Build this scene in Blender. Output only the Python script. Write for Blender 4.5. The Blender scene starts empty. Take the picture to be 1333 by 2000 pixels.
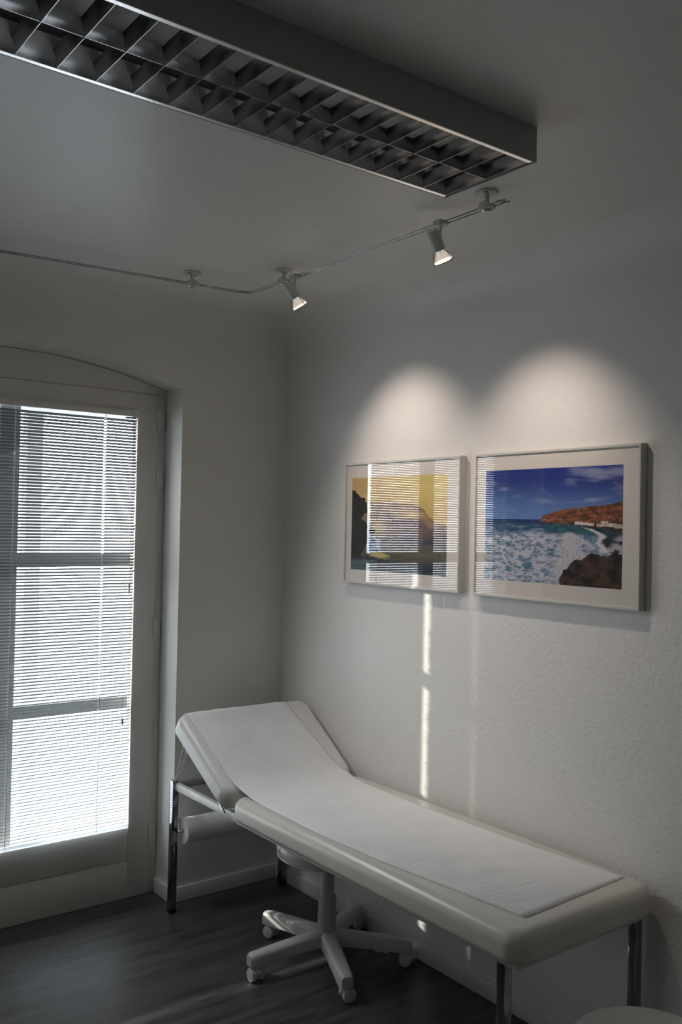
import bpy, bmesh, math, random
from mathutils import Vector, Matrix, noise
PI = math.pi
random.seed(7)
SC = bpy.context.scene
COL = SC.collection

# ------------------------------------------------------------ camera, world, sun, exposure
CAM = Vector((-2.3292, -3.4928, 1.6))
YAW, PITCH, ROLL, FPX = 0.9203, 0.0161, 0.0201, 1778.2
fw = Vector((math.cos(YAW)*math.cos(PITCH), math.sin(YAW)*math.cos(PITCH), math.sin(PITCH)))
rt = Vector((math.sin(YAW), -math.cos(YAW), 0))
up = rt.cross(fw)
r2 = rt*math.cos(ROLL) + up*math.sin(ROLL)
u2 = -rt*math.sin(ROLL) + up*math.cos(ROLL)
cd = bpy.data.cameras.new('camera')
cam = bpy.data.objects.new('camera', cd)
COL.objects.link(cam)
cam.matrix_world = Matrix(((r2.x, u2.x, -fw.x, CAM.x), (r2.y, u2.y, -fw.y, CAM.y), (r2.z, u2.z, -fw.z, CAM.z), (0, 0, 0, 1)))
cd.sensor_fit = 'VERTICAL'; cd.sensor_height = 36.0; cd.lens = 36.0*FPX/2000.0
cd.clip_start = 0.05; cd.clip_end = 200
SC.camera = cam

SC.view_settings.view_transform = 'Standard'
SC.view_settings.look = 'None'
SC.view_settings.gamma = 1
SC.view_settings.use_curve_mapping = False
SC.view_settings.exposure = 0.25

SKY = 16.0
w = bpy.data.worlds.new('sky'); SC.world = w; w.use_nodes = True
wn = w.node_tree; wn.nodes.clear()
wo = wn.nodes.new('ShaderNodeOutputWorld'); wb = wn.nodes.new('ShaderNodeBackground')
tc = wn.nodes.new('ShaderNodeTexCoord'); sp = wn.nodes.new('ShaderNodeSeparateXYZ')
cr = wn.nodes.new('ShaderNodeValToRGB')
mr = wn.nodes.new('ShaderNodeMapRange')
mr.inputs[1].default_value = -0.5; mr.inputs[2].default_value = 0.6
cr.color_ramp.elements[0].position = 0.0; cr.color_ramp.elements[0].color = (0.045, 0.05, 0.055, 1)
cr.color_ramp.elements[1].position = 1.0; cr.color_ramp.elements[1].color = (0.84, 0.93, 1.0, 1)
e = cr.color_ramp.elements.new(0.16); e.color = (0.10, 0.11, 0.12, 1)
e = cr.color_ramp.elements.new(0.36); e.color = (0.20, 0.225, 0.25, 1)
e = cr.color_ramp.elements.new(0.47); e.color = (0.72, 0.75, 0.77, 1)
wn.links.new(tc.outputs['Generated'], sp.inputs[0]); wn.links.new(sp.outputs['Z'], mr.inputs[0])
wn.links.new(mr.outputs[0], cr.inputs[0]); wn.links.new(cr.outputs[0], wb.inputs[0])
wb.inputs[1].default_value = SKY
wn.links.new(wb.outputs[0], wo.inputs[0])

SUN_DIR = Vector((0.600, -1.0, -0.33)).normalized()      # direction the light travels
sd = bpy.data.lights.new('sun', 'SUN'); sd.energy = 5.2; sd.angle = math.radians(0.6); sd.color = (1.0, 0.93, 0.82)
so = bpy.data.objects.new('sun', sd); COL.objects.link(so)
so.rotation_euler = SUN_DIR.to_track_quat('-Z', 'Y').to_euler()
so.location = (-6, 10, 6)
pd = bpy.data.lights.new('window_portal', 'AREA'); pd.shape = 'RECTANGLE'; pd.size = 1.2; pd.size_y = 1.95
pd.cycles.is_portal = True
po = bpy.data.objects.new('window_portal', pd); COL.objects.link(po)
po.location = (-1.19, 0.41, 1.18); po.rotation_euler = (-PI/2, 0, 0)      # faces into the room
fd = bpy.data.lights.new('side_fill', 'AREA'); fd.shape = 'RECTANGLE'; fd.size = 1.1; fd.size_y = 1.2  # added fill, no such source in view
fd.energy = 2.0; fd.color = (.90, .96, 1.0)
fo = bpy.data.objects.new('side_fill', fd); COL.objects.link(fo)
fo.location = (-3.93, -1.35, 1.50); fo.rotation_euler = (0, -PI/2, 0)       # added fill light by the left wall, shines into the room
wd_ = bpy.data.lights.new('window_fill', 'AREA'); wd_.shape = 'RECTANGLE'; wd_.size = 1.0; wd_.size_y = .35  # added fill just inside the blind
wd_.energy = 4.0; wd_.color = (.97, .985, 1.0); wd_.spread = math.radians(92)
wo_ = bpy.data.objects.new('window_fill', wd_); COL.objects.link(wo_)
wo_.location = (-1.19, .02, 1.95)
wo_.rotation_euler = Vector((.42, -.72, -.95)).to_track_quat('-Z', 'Y').to_euler()   # added fill light, tilted down to brighten the lower room
try:
    SC.cycles.use_denoising = True
    SC.cycles.max_bounces = 10; SC.cycles.diffuse_bounces = 8; SC.cycles.glossy_bounces = 6
    SC.cycles.transparent_max_bounces = 12
    SC.cycles.sample_clamp_indirect = 6.0
except Exception:
    pass

# ------------------------------------------------------------ materials
def mat(name, col=(.8, .8, .8), rough=.5, metal=0., spec=.5, emis=None, es=0.):
    m = bpy.data.materials.new(name); m.use_nodes = True
    b = m.node_tree.nodes['Principled BSDF']
    b.inputs['Base Color'].default_value = (*col, 1); b.inputs['Roughness'].default_value = rough
    b.inputs['Metallic'].default_value = metal; b.inputs['Specular IOR Level'].default_value = spec
    if emis:
        b.inputs['Emission Color'].default_value = (*emis, 1); b.inputs['Emission Strength'].default_value = es
    return m
def nd(m, t): return m.node_tree.nodes.new(t)
def lk(m, a, b): m.node_tree.links.new(a, b)
def bsdf(m): return m.node_tree.nodes['Principled BSDF']
def add_bump(m, scale=60, dist=.002, strength=.5, detail=3, rough=.6, stretch=(1, 1, 1), kind='noise', extra=None):
    c = nd(m, 'ShaderNodeTexCoord'); mp = nd(m, 'ShaderNodeMapping'); mp.inputs['Scale'].default_value = stretch
    lk(m, c.outputs['Object'], mp.inputs[0])
    n = nd(m, 'ShaderNodeTexNoise'); n.inputs['Scale'].default_value = scale; n.inputs['Detail'].default_value = detail; n.inputs['Roughness'].default_value = rough
    lk(m, mp.outputs[0], n.inputs['Vector'])
    bp = nd(m, 'ShaderNodeBump'); bp.inputs['Strength'].default_value = strength; bp.inputs['Distance'].default_value = dist
    src = n.outputs['Fac']
    if extra:
        n2 = nd(m, 'ShaderNodeTexNoise'); n2.inputs['Scale'].default_value = extra[0]; n2.inputs['Detail'].default_value = 2
        lk(m, mp.outputs[0], n2.inputs['Vector'])
        ad = nd(m, 'ShaderNodeMath'); ad.operation = 'MULTIPLY_ADD'; ad.inputs[1].default_value = extra[1]
        lk(m, n2.outputs['Fac'], ad.inputs[0]); lk(m, src, ad.inputs[2]); src = ad.outputs[0]
    lk(m, src, bp.inputs['Height']); lk(m, bp.outputs[0], bsdf(m).inputs['Normal'])
    return m
def tint(m, c1, c2, scale=3, stretch=(1, 1, 1), detail=4):
    c = nd(m, 'ShaderNodeTexCoord'); mp = nd(m, 'ShaderNodeMapping'); mp.inputs['Scale'].default_value = stretch
    lk(m, c.outputs['Object'], mp.inputs[0])
    n = nd(m, 'ShaderNodeTexNoise'); n.inputs['Scale'].default_value = scale; n.inputs['Detail'].default_value = detail
    lk(m, mp.outputs[0], n.inputs['Vector'])
    r = nd(m, 'ShaderNodeValToRGB'); r.color_ramp.elements[0].position = .35; r.color_ramp.elements[1].position = .65
    r.color_ramp.elements[0].color = (*c1, 1); r.color_ramp.elements[1].color = (*c2, 1)
    lk(m, n.outputs['Fac'], r.inputs[0]); lk(m, r.outputs[0], bsdf(m).inputs['Base Color'])
    return m

M = {}
M['wall'] = add_bump(tint(mat('wall_paint', rough=.42, spec=.35), (.76, .75, .725), (.79, .78, .755), 2), 62, .0036, .55, 3, .55, extra=(170, .4))
M['wallw'] = add_bump(tint(mat('wall_paint_smooth', rough=.5, spec=.3), (.74, .73, .70), (.77, .76, .73), 2), 75, .0012, .3, 3, .5)
M['ceil'] = add_bump(mat('ceiling_paint', (.74, .73, .70), .34, spec=.45), 110, .0016, .55, 3, .6)
M['wood'] = add_bump(mat('window_paint', (.70, .68, .63), .32, spec=.5), 25, .0008, .25, 2)
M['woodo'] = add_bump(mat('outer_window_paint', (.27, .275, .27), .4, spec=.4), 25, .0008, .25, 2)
M['base'] = mat('baseboard_paint', (.74, .74, .73), .35)
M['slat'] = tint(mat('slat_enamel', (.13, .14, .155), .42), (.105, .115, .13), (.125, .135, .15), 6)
M['wrail'] = add_bump(mat('blind_rail_white', (.82, .84, .86), .3), 300, .0001, .1)
M['cord'] = add_bump(mat('cord_white', (.75, .75, .74), .7), 900, .0003, .4)
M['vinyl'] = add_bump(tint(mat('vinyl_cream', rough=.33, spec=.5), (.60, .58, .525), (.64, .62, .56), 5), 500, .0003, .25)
M['vinylw'] = add_bump(tint(mat('vinyl_white', rough=.33, spec=.5), (.74, .73, .71), (.77, .76, .74), 5), 500, .0003, .25)
M['paper'] = add_bump(tint(mat('crepe_paper', rough=.75, spec=.2), (.80, .805, .805), (.84, .845, .845), 8), 42, .006, .6, 5, .6, (.45, 1.5, 1), extra=(300, .12))
M['roll'] = add_bump(mat('roll_paper', (.82, .82, .82), .7), 300, .0004, .4, 3, .6, (.3, 2, 2))
M['chrome'] = tint(mat('chrome', (.34, .34, .36), .10, 1.), (.31, .32, .34), (.38, .39, .41), 9)
M['steel'] = tint(mat('satin_steel', (.6, .6, .6), .3, 1.), (.52, .52, .52), (.62, .62, .62), 9)
M['rail'] = add_bump(mat('rail_enamel', (.72, .71, .67), .35), 300, .0002, .2)
M['board'] = add_bump(mat('pad_board', (.62, .60, .55), .6), 200, .0003, .3)
_m = M['wrail']; _t = nd(_m, 'ShaderNodeBsdfTranslucent'); _t.inputs[0].default_value = (.85, .88, .9, 1); _x = nd(_m, 'ShaderNodeMixShader'); _x.inputs[0].default_value = .55
_o = [n for n in _m.node_tree.nodes if n.type == 'OUTPUT_MATERIAL'][0]
lk(_m, bsdf(_m).outputs[0], _x.inputs[1]); lk(_m, _t.outputs[0], _x.inputs[2]); lk(_m, _x.outputs[0], _o.inputs[0])
M['bead'] = add_bump(mat('bead_sunlit', (.85, .85, .85), .15), 300, .0001, .1)  # steel beads coloured white to carry the sun glints
M['black'] = add_bump(mat('black_plastic', (.012, .012, .013), .45), 300, .0003, .3)
M['gplastic'] = add_bump(mat('grey_plastic', (.56, .57, .56), .42), 400, .0002, .25)
M['gplastic2'] = add_bump(mat('column_plastic', (.50, .50, .475), .42), 400, .0002, .25)
M['wheel'] = add_bump(mat('wheel_plastic', (.58, .58, .57), .38), 300, .0002, .2)
M['housing'] = add_bump(mat('lamp_housing', (.36, .365, .34), .45), 300, .0001, .2)
M['alu'] = tint(mat('louvre_aluminium', (.5, .5, .5), .2, 1.), (.44, .44, .45), (.50, .50, .51), 4)
M['alub'] = tint(mat('louvre_trim', (.9, .9, .9), .22, 1.), (.88, .88, .88), (.92, .92, .92), 4)
M['tray'] = add_bump(mat('lamp_tray', (.82, .82, .8), .4), 300, .0001, .2)
M['tube'] = add_bump(mat('tube_glass', (.8, .8, .8), .2), 300, .0001, .1)
M['cream'] = add_bump(mat('track_plastic', (.60, .585, .51), .45), 400, .0002, .2)
M['barrel'] = add_bump(mat('spot_barrel', (.66, .65, .60), .45), 400, .0002, .2)
M['lens'] = mat('lens_glow', (.9, .9, .9), .2, emis=(1.0, .94, .88), es=7.0)
M['frame'] = add_bump(mat('frame_lacquer', (.58, .58, .54), .35), 300, .0002, .2)
M['mat'] = add_bump(mat('mat_board', (.74, .70, .65), .85, spec=.15), 500, .0002, .2)
M['plaster_out'] = add_bump(mat('outside_plaster', (.55, .56, .58), .8), 60, .002, .4)

def glass_mat(name, ior, rough=0.0, tintc=(1, 1, 1)):
    m = bpy.data.materials.new(name); m.use_nodes = True; t = m.node_tree; t.nodes.clear()
    o = t.nodes.new('ShaderNodeOutputMaterial'); mx = t.nodes.new('ShaderNodeMixShader'); f = t.nodes.new('ShaderNodeFresnel')
    f.inputs['IOR'].default_value = ior
    tr = t.nodes.new('ShaderNodeBsdfTransparent'); tr.inputs[0].default_value = (*tintc, 1)
    g = t.nodes.new('ShaderNodeBsdfGlossy'); g.inputs['Roughness'].default_value = rough
    ge = t.nodes.new('ShaderNodeNewGeometry'); iv = t.nodes.new('ShaderNodeMath'); iv.operation = 'SUBTRACT'; iv.inputs[0].default_value = 1; mu = t.nodes.new('ShaderNodeMath'); mu.operation = 'MULTIPLY'
    t.links.new(ge.outputs['Backfacing'], iv.inputs[1]); t.links.new(f.outputs[0], mu.inputs[0]); t.links.new(iv.outputs[0], mu.inputs[1])
    t.links.new(mu.outputs[0], mx.inputs[0]); t.links.new(tr.outputs[0], mx.inputs[1]); t.links.new(g.outputs[0], mx.inputs[2])
    t.links.new(mx.outputs[0], o.inputs[0])
    return m
M['glass'] = glass_mat('window_glass', 1.45, 0.0, (.97, .98, .98))
M['pglass'] = glass_mat('picture_glass', 1.62)
M['rglass'] = glass_mat('lamp_glass', 7.0, .10, (.5, .48, .45))
M['bulb'] = mat('capsule_glow', (.9, .9, .9), .2, emis=(1.0, .88, .74), es=.9)

def floor_mat():
    m = mat('dark_vinyl_planks', rough=.38, spec=.45)
    c = nd(m, 'ShaderNodeTexCoord')
    br = nd(m, 'ShaderNodeTexBrick'); br.offset = .37; br.inputs['Scale'].default_value = 1
    br.inputs['Brick Width'].default_value = 1.22; br.inputs['Row Height'].default_value = .152
    br.inputs['Mortar Size'].default_value = .0006; br.inputs['Mortar Smooth'].default_value = .3; br.inputs['Bias'].default_value = 0
    br.inputs['Color1'].default_value = (.0, .0, .0, 1); br.inputs['Color2'].default_value = (1, 1, 1, 1); br.inputs['Mortar'].default_value = (.5, .5, .5, 1)
    mp0 = nd(m, 'ShaderNodeMapping'); mp0.inputs['Location'].default_value = (.52, .045, 0)
    lk(m, c.outputs['Object'], mp0.inputs[0]); lk(m, mp0.outputs[0], br.inputs['Vector'])
    mp = nd(m, 'ShaderNodeMapping'); mp.inputs['Scale'].default_value = (1.0, 9, 1)
    lk(m, c.outputs['Object'], mp.inputs[0])
    off = nd(m, 'ShaderNodeVectorMath'); off.operation = 'MULTIPLY_ADD'
    off.inputs[1].default_value = (7, 13, 3)
    lk(m, br.outputs['Color'], off.inputs[0]); lk(m, mp.outputs[0], off.inputs[2])
    n = nd(m, 'ShaderNodeTexNoise'); n.inputs['Scale'].default_value = 3.2; n.inputs['Detail'].default_value = 8; n.inputs['Roughness'].default_value = .62
    lk(m, off.outputs[0], n.inputs['Vector'])
    r = nd(m, 'ShaderNodeValToRGB')
    r.color_ramp.elements[0].position = .3; r.color_ramp.elements[0].color = (.026, .0245, .025, 1)
    r.color_ramp.elements[1].position = .75; r.color_ramp.elements[1].color = (.105, .101, .104, 1)
    lk(m, n.outputs['Fac'], r.inputs[0])
    mx = nd(m, 'ShaderNodeMix'); mx.data_type = 'RGBA'; mx.inputs[0].default_value = 0
    lk(m, br.outputs['Fac'], mx.inputs[0]); lk(m, r.outputs[0], mx.inputs[6]); mx.inputs[7].default_value = (.022, .022, .022, 1)
    lk(m, mx.outputs[2], bsdf(m).inputs['Base Color'])
    rr = nd(m, 'ShaderNodeMapRange'); rr.inputs[3].default_value = .30; rr.inputs[4].default_value = .48
    lk(m, n.outputs['Fac'], rr.inputs[0]); lk(m, rr.outputs[0], bsdf(m).inputs['Roughness'])
    mp2 = nd(m, 'ShaderNodeMapping'); mp2.inputs['Scale'].default_value = (8, 90, 1)
    lk(m, c.outputs['Object'], mp2.inputs[0])
    n2 = nd(m, 'ShaderNodeTexNoise'); n2.inputs['Scale'].default_value = 5; n2.inputs['Detail'].default_value = 4
    lk(m, mp2.outputs[0], n2.inputs['Vector'])
    su = nd(m, 'ShaderNodeMath'); su.operation = 'SUBTRACT'
    lk(m, n2.outputs['Fac'], su.inputs[0]); lk(m, br.outputs['Fac'], su.inputs[1])
    bp = nd(m, 'ShaderNodeBump'); bp.inputs['Strength'].default_value = .35; bp.inputs['Distance'].default_value = .0008
    lk(m, su.outputs[0], bp.inputs['Height']); lk(m, bp.outputs[0], bsdf(m).inputs['Normal'])
    return m
M['floor'] = floor_mat()

# ------------------------------------------------------------ mesh helpers
class MB:
    def __init__(s): s.v = []; s.f = []
    def add(s, vs, fs):
        o = len(s.v); s.v += [tuple(v) for v in vs]; s.f += [tuple(i+o for i in f) for f in fs]; return s
    def box(s, a, b, bev=0, seg=2):
        x0, y0, z0 = [min(a[i], b[i]) for i in range(3)]; x1, y1, z1 = [max(a[i], b[i]) for i in range(3)]
        vs = [(x0, y0, z0), (x1, y0, z0), (x1, y1, z0), (x0, y1, z0), (x0, y0, z1), (x1, y0, z1), (x1, y1, z1), (x0, y1, z1)]
        fs = [(0, 3, 2, 1), (4, 5, 6, 7), (0, 1, 5, 4), (1, 2, 6, 5), (2, 3, 7, 6), (3, 0, 4, 7)]
        if bev <= 0: return s.add(vs, fs)
        bm = bmesh.new(); bv = [bm.verts.new(v) for v in vs]
        for f in fs: bm.faces.new([bv[i] for i in f])
        bmesh.ops.bevel(bm, geom=list(bm.edges), offset=bev, segments=seg, profile=.5, affect='EDGES')
        bm.verts.index_update()
        s.add([v.co[:] for v in bm.verts], [[v.index for v in f.verts] for f in bm.faces]); bm.free(); return s
    def rings(s, rs, close=True, cap0=True, cap1=True):
        n = len(rs[0]); vs = [p for r in rs for p in r]; fs = []
        for i in range(len(rs)-1):
            for j in range(n if close else n-1):
                k = (j+1) % n; fs.append((i*n+j, i*n+k, (i+1)*n+k, (i+1)*n+j))
        if cap0: fs.append(tuple(range(n-1, -1, -1)))
        if cap1: fs.append(tuple((len(rs)-1)*n+j for j in range(n)))
        return s.add(vs, fs)
    def lathe(s, prof, c=(0, 0, 0), ax=(0, 0, 1), seg=24, cap0=True, cap1=True):
        ax = Vector(ax).normalized(); c = Vector(c)
        t = Vector((1, 0, 0)) if abs(ax.x) < .9 else Vector((0, 1, 0))
        u = ax.cross(t).normalized(); v = ax.cross(u)
        return s.rings([[c+ax*h+(u*math.cos(2*PI*k/seg)+v*math.sin(2*PI*k/seg))*max(r, 1e-5) for k in range(seg)] for r, h in prof], True, cap0, cap1)
    def cyl(s, a, b, r, r1=None, seg=16):
        a = Vector(a); b = Vector(b); r1 = r if r1 is None else r1
        return s.lathe([(r, 0), (r1, (b-a).length)], a, b-a, seg)
    def tube(s, pts, r, seg=8):
        pts = [Vector(p) for p in pts]; rs = []; u = None
        for i, p in enumerate(pts):
            t = (pts[min(i+1, len(pts)-1)]-pts[max(i-1, 0)]).normalized()
            if u is None:
                h = Vector((0, 0, 1)) if abs(t.z) < .9 else Vector((1, 0, 0)); u = t.cross(h).normalized()
            u = (u - t*u.dot(t)).normalized(); v = t.cross(u)
            rs.append([p+(u*math.cos(2*PI*k/seg)+v*math.sin(2*PI*k/seg))*r for k in range(seg)])
        return s.rings(rs)
    def ball(s, c, r, seg=10):
        n = seg//2
        return s.lathe([(r*math.sin(PI*i/n), -r*math.cos(PI*i/n)) for i in range(n+1)], c, (0, 0, 1), seg)
    def slab(s, x0, x1, y0, y1, z0, z1, rc, rtop, rbot, seg=8):
        """rounded cushion: plan corners rc, rounded top and bottom edges"""
        def ring(ins, z):
            rr = max(rc-ins, .002); out = []
            for cx, cy, a0 in ((x1-ins-rr, y1-ins-rr, 0), (x0+ins+rr, y1-ins-rr, PI/2), (x0+ins+rr, y0+ins+rr, PI), (x1-ins-rr, y0+ins+rr, 1.5*PI)):
                for k in range(seg+1):
                    a = a0+PI/2*k/seg; out.append((cx+rr*math.cos(a), cy+rr*math.sin(a), z))
            return out
        rs = []
        for k in range(seg+1):
            a = PI/2*k/seg; rs.append(ring(rbot*(1-math.sin(a)), z0+rbot*(1-math.cos(a))))
        for k in range(seg+1):
            a = PI/2*k/seg; rs.append(ring(rtop*(1-math.cos(a)), z1-rtop*(1-math.sin(a))))
        return s.rings(rs)
    def xf(s, mtx):
        s.v = [tuple(mtx @ Vector(v)) for v in s.v]; return s
    def build(s, name, m, parent=None, smooth=35, local=False):
        me = bpy.data.meshes.new(name)
        off = Vector((0, 0, 0))
        if parent is not None and not local:
            p = parent
            while p is not None: off = off+p.location; p = p.parent
        me.from_pydata([tuple(Vector(v)-off) for v in s.v], [], s.f); me.validate()
        bm = bmesh.new(); bm.from_mesh(me); bmesh.ops.recalc_face_normals(bm, faces=bm.faces); bm.to_mesh(me); bm.free()
        if smooth:
            me.polygons.foreach_set('use_smooth', [True]*len(me.polygons)); me.set_sharp_from_angle(angle=math.radians(smooth))
        me.materials.append(m)
        o = bpy.data.objects.new(name, me); COL.objects.link(o)
        if parent is not None: o.parent = parent
        return o
def tag(o, label=None, cat=None, group=None, kind=None):
    if label: o['label'] = label
    if cat: o['category'] = cat
    if group: o['group'] = group
    if kind: o['kind'] = kind
    return o
def thing(name, loc, label, cat, group=None, rz=0):
    o = bpy.data.objects.new(name, None); COL.objects.link(o); o.location = loc; o.rotation_euler = (0, 0, rz); o.empty_display_size = .05
    return tag(o, label, cat, group)
def struct(name, mb, m, smooth=0):
    return tag(mb.build(name, m, None, smooth), kind='structure')

# ------------------------------------------------------------ room shell
H = 2.52; RC = .12; ZC = H-RC          # ceiling height, cove radius, foot of the cove
XL, YB = -4.0, -5.2
WT = .40                               # thickness of the window wall
struct('floor', MB().box((XL-.1, YB-.1, -.1), (.1, WT, 0)), M['floor'])
struct('wall_right', MB().box((0, YB-.1, 0), (.1, 0, H+.1)), M['wall'])
struct('wall_left', MB().box((XL-.1, YB-.1, 0), (XL, 0, H+.1)), M['wallw'])
w2 = MB()                              # unseen frame added around the side fill light
for a_, b_ in (((XL, -1.98, .82), (XL+.03, -1.92, 2.18)), ((XL, -.78, .82), (XL+.03, -.72, 2.18)), ((XL, -1.92, .82), (XL+.03, -.78, .88)), ((XL, -1.92, 2.12), (XL+.03, -.78, 2.18))): w2.box(a_, b_, .002)
struct('side_fill_frame', w2, M['wood'], 40)
struct('wall_back', MB().box((XL, YB-.1, 0), (0, YB, H+.1)), M['wallw'])
struct('ceiling', MB().box((XL, YB, H), (0, 0, H+.1)), M['ceil'])

# window wall with a segmental arch opening
OX0, OX1 = -1.865, -.530
OC = (OX0+OX1)/2; HALF = (OX1-OX0)/2
SPR, APEX = 2.176, 2.281
RR = (HALF**2+(APEX-SPR)**2)/(2*(APEX-SPR))
def arch(x, dz=0): return APEX-RR+math.sqrt(max(RR*RR-(x-OC)**2, 0))+dz
mb = MB(); NA = 40
xs = [OX0+(OX1-OX0)*i/NA for i in range(NA+1)]
TOP = H+.1
mb.box((XL-.1, 0, 0), (OX0, WT, TOP)); mb.box((OX1, 0, 0), (.1, WT, TOP))
for i in range(NA):
    a, b = xs[i], xs[i+1]
    mb.add([(a, 0, arch(a)), (b, 0, arch(b)), (b, 0, TOP), (a, 0, TOP), (a, WT, arch(a)), (b, WT, arch(b)), (b, WT, TOP), (a, WT, TOP)],
           [(0, 1, 2, 3), (5, 4, 7, 6), (4, 5, 1, 0), (3, 2, 6, 7)])
struct('wall_front', mb, M['wallw'])

# coved edge between walls and ceiling
def cove_prof(n=14): return [(RC-RC*math.cos(PI/2*k/n), RC*math.sin(PI/2*k/n)) for k in range(n+1)]   # (distance from wall, rise)
rs = [[(-d, YB, ZC+h), (-d, -d, ZC+h)] for d, h in cove_prof()]
mb = MB(); n = len(rs)
mb.add([p for r in rs for p in r], [(2*i, 2*i+1, 2*i+3, 2*i+2) for i in range(n-1)])
mb.add([(0, YB, ZC), (0, 0, ZC), (0, 0, H), (0, YB, H), (-RC, -RC, H), (-RC, YB, H)], [(0, 1, 2, 3), (3, 2, 4, 5)])
tag(mb.build('trim_1', M['wall'], None, 60), kind='structure')
rs = [[(XL, -d, ZC+h), (-d, -d, ZC+h)] for d, h in cove_prof()]
mb = MB()
mb.add([p for r in rs for p in r], [(2*i, 2*i+1, 2*i+3, 2*i+2) for i in range(n-1)])
mb.add([(XL, 0, ZC), (0, 0, ZC), (0, 0, H), (XL, 0, H), (-RC, -RC, H), (XL, -RC, H)], [(0, 1, 2, 3), (3, 2, 4, 5)])
tag(mb.build('trim_2', M['wallw'], None, 60), kind='structure')

# baseboards: board with a thin rounded top edge
BB, BT = .062, .014
struct('baseboard_right', MB().box((-BT, YB, 0), (0, 0, BB), .003), M['base'], 40)
mb = MB().box((OX1, -BT, 0), (-BT, 0, BB), .003)
mb.box((OX1-BT, -BT, 0), (OX1, .149, BB), .003)
mb.box((XL, -BT, 0), (OX0, 0, BB), .003)
struct('baseboard_front', mb, M['base'], 40)
struct('baseboard_left', MB().box((XL, YB, 0), (XL+BT, -BT, BB), .003), M['base'], 40)
struct('baseboard_back', MB().box((XL+BT, YB, 0), (-BT, YB+BT, BB), .003), M['base'], 40)

# ------------------------------------------------------------ window
win = thing('window_1', (OC, .15, 0), None, None); win['kind'] = 'structure'
FY = .156                              # face of the fixed frame
mb = MB()
fx0, fx1 = OX0+.001, OX1-.001
LX0, LX1 = -1.822, -.568               # sash leaf
mb.box((LX1+.002, FY, 0), (fx1, FY+.06, SPR-.01), .002)
mb.box((fx0, FY, 0), (LX0-.002, FY+.06, SPR-.01), .002)
mb.box((fx0, .195, 0), (fx1, .23, .06), .002)
mb.build('window_frame', M['wood'], win)
mb = MB()                              # board filling the arch above the sash
HZ = 2.160
va = []; vb = []
for i in range(NA+1):
    x = fx0+(fx1-fx0)*i/NA; va.append((x, arch(x, -.0015)))
for i in range(NA):
    a, b = va[i], va[i+1]; y0, y1 = FY-.002, FY+.03
    mb.add([(a[0], y0, HZ), (b[0], y0, HZ), (b[0], y0, b[1]), (a[0], y0, a[1]), (a[0], y1, HZ), (b[0], y1, HZ), (b[0], y1, b[1]), (a[0], y1, a[1])],
           [(0, 1, 2, 3), (5, 4, 7, 6), (4, 5, 1, 0), (3, 2, 6, 7)])
tag(mb.build('arch_panel', M['wood'], win, 0), 'arched board above the sash')
mb = MB()                              # rounded bead along the arch
mb.tube([(x, FY-.004, z-.004) for x, z in va], .004, 6)
mb.build('arch_bead', M['wood'], win, 60)
GX0, GX1, GZ0, GZ1 = -1.720, -.667, .298, 2.078
LY = .147; LT = .045
mb = MB()
mb.box((GX1, LY, .0005), (LX1, LY+LT, HZ-.003), .0025)
mb.box((LX0, LY, .0005), (GX0, LY+LT, HZ-.003), .0025)
mb.box((GX0, LY+.0006, GZ1), (GX1, LY+LT, HZ-.003), .0012)
mb.box((GX0, LY+.0006, .162), (GX1, LY+LT, GZ0), .0012)
mb.box((GX0, LY+.0015, .0005), (GX1, LY+LT, .158), .0012)
mb.box((GX0, LY+.006, .15), (GX1, LY+LT-.002, .17))
leaf = mb.build('sash', M['wood'], win, 40)
mb = MB()                              # glazing bead on the top rail, the slightly set-back strip above the blind
mb.box((GX0, LY-.003, GZ1-.004), (GX1, LY+.002, GZ1+.010), .001)
mb.build('glazing_bead', M['wood'], win, 40)
MB().box((GX0-.004, LY+.020, GZ0-.004), (GX1+.004, LY+.024, GZ1+.004)).build('window_pane', M['glass'], win, 0)
for z0, z1 in ((2.002, 2.090), (1.752, 1.838), (1.103, 1.188), (.228, .300)):
    h = MB().lathe([(.0035, 0), (.0055, .002), (.0055, (z1-z0)/2-.0012), (.0045, (z1-z0)/2-.001), (.0045, (z1-z0)/2+.001), (.0055, (z1-z0)/2+.0012), (.0055, z1-z0-.002), (.003, z1-z0)], (LX1+.001, LY-.004, z0), (0, 0, 1), 14)
    h.box((LX1+.001, LY-.001, z0+.006), (LX1+.026, LY+.010, z1-.006), .0006)
    tag(h.build('hinge', M['wood'], win, 40))
# outer casement: mullion and two bars, seen as shadows through the blind
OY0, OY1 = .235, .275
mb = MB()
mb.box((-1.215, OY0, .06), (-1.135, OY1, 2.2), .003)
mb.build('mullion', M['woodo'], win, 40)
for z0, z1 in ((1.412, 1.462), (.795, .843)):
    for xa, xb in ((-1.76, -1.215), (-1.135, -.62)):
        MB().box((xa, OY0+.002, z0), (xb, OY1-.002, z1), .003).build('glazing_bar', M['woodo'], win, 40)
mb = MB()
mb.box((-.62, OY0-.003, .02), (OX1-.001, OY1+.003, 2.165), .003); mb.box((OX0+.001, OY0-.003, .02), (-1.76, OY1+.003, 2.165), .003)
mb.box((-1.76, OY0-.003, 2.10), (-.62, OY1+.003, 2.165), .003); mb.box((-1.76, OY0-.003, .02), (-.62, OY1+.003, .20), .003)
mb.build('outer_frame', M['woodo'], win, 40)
# slab added outside to cut off the high sun, with a post below
sun_slab = MB().box((-3.6, WT, 2.15), (1.2, 1.20, 2.33), .005)
bo = struct('trim_3', sun_slab, M['plaster_out'])
po_ = MB().box((-.815, 1.12, -.4), (-.735, 1.20, 2.15), .005)
struct('trim_4', po_, M['plaster_out'])
struct('trim_5', MB().box((OX0-.05, WT, -.02), (OX1+.05, WT+.18, .015), .004), M['plaster_out'])

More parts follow.
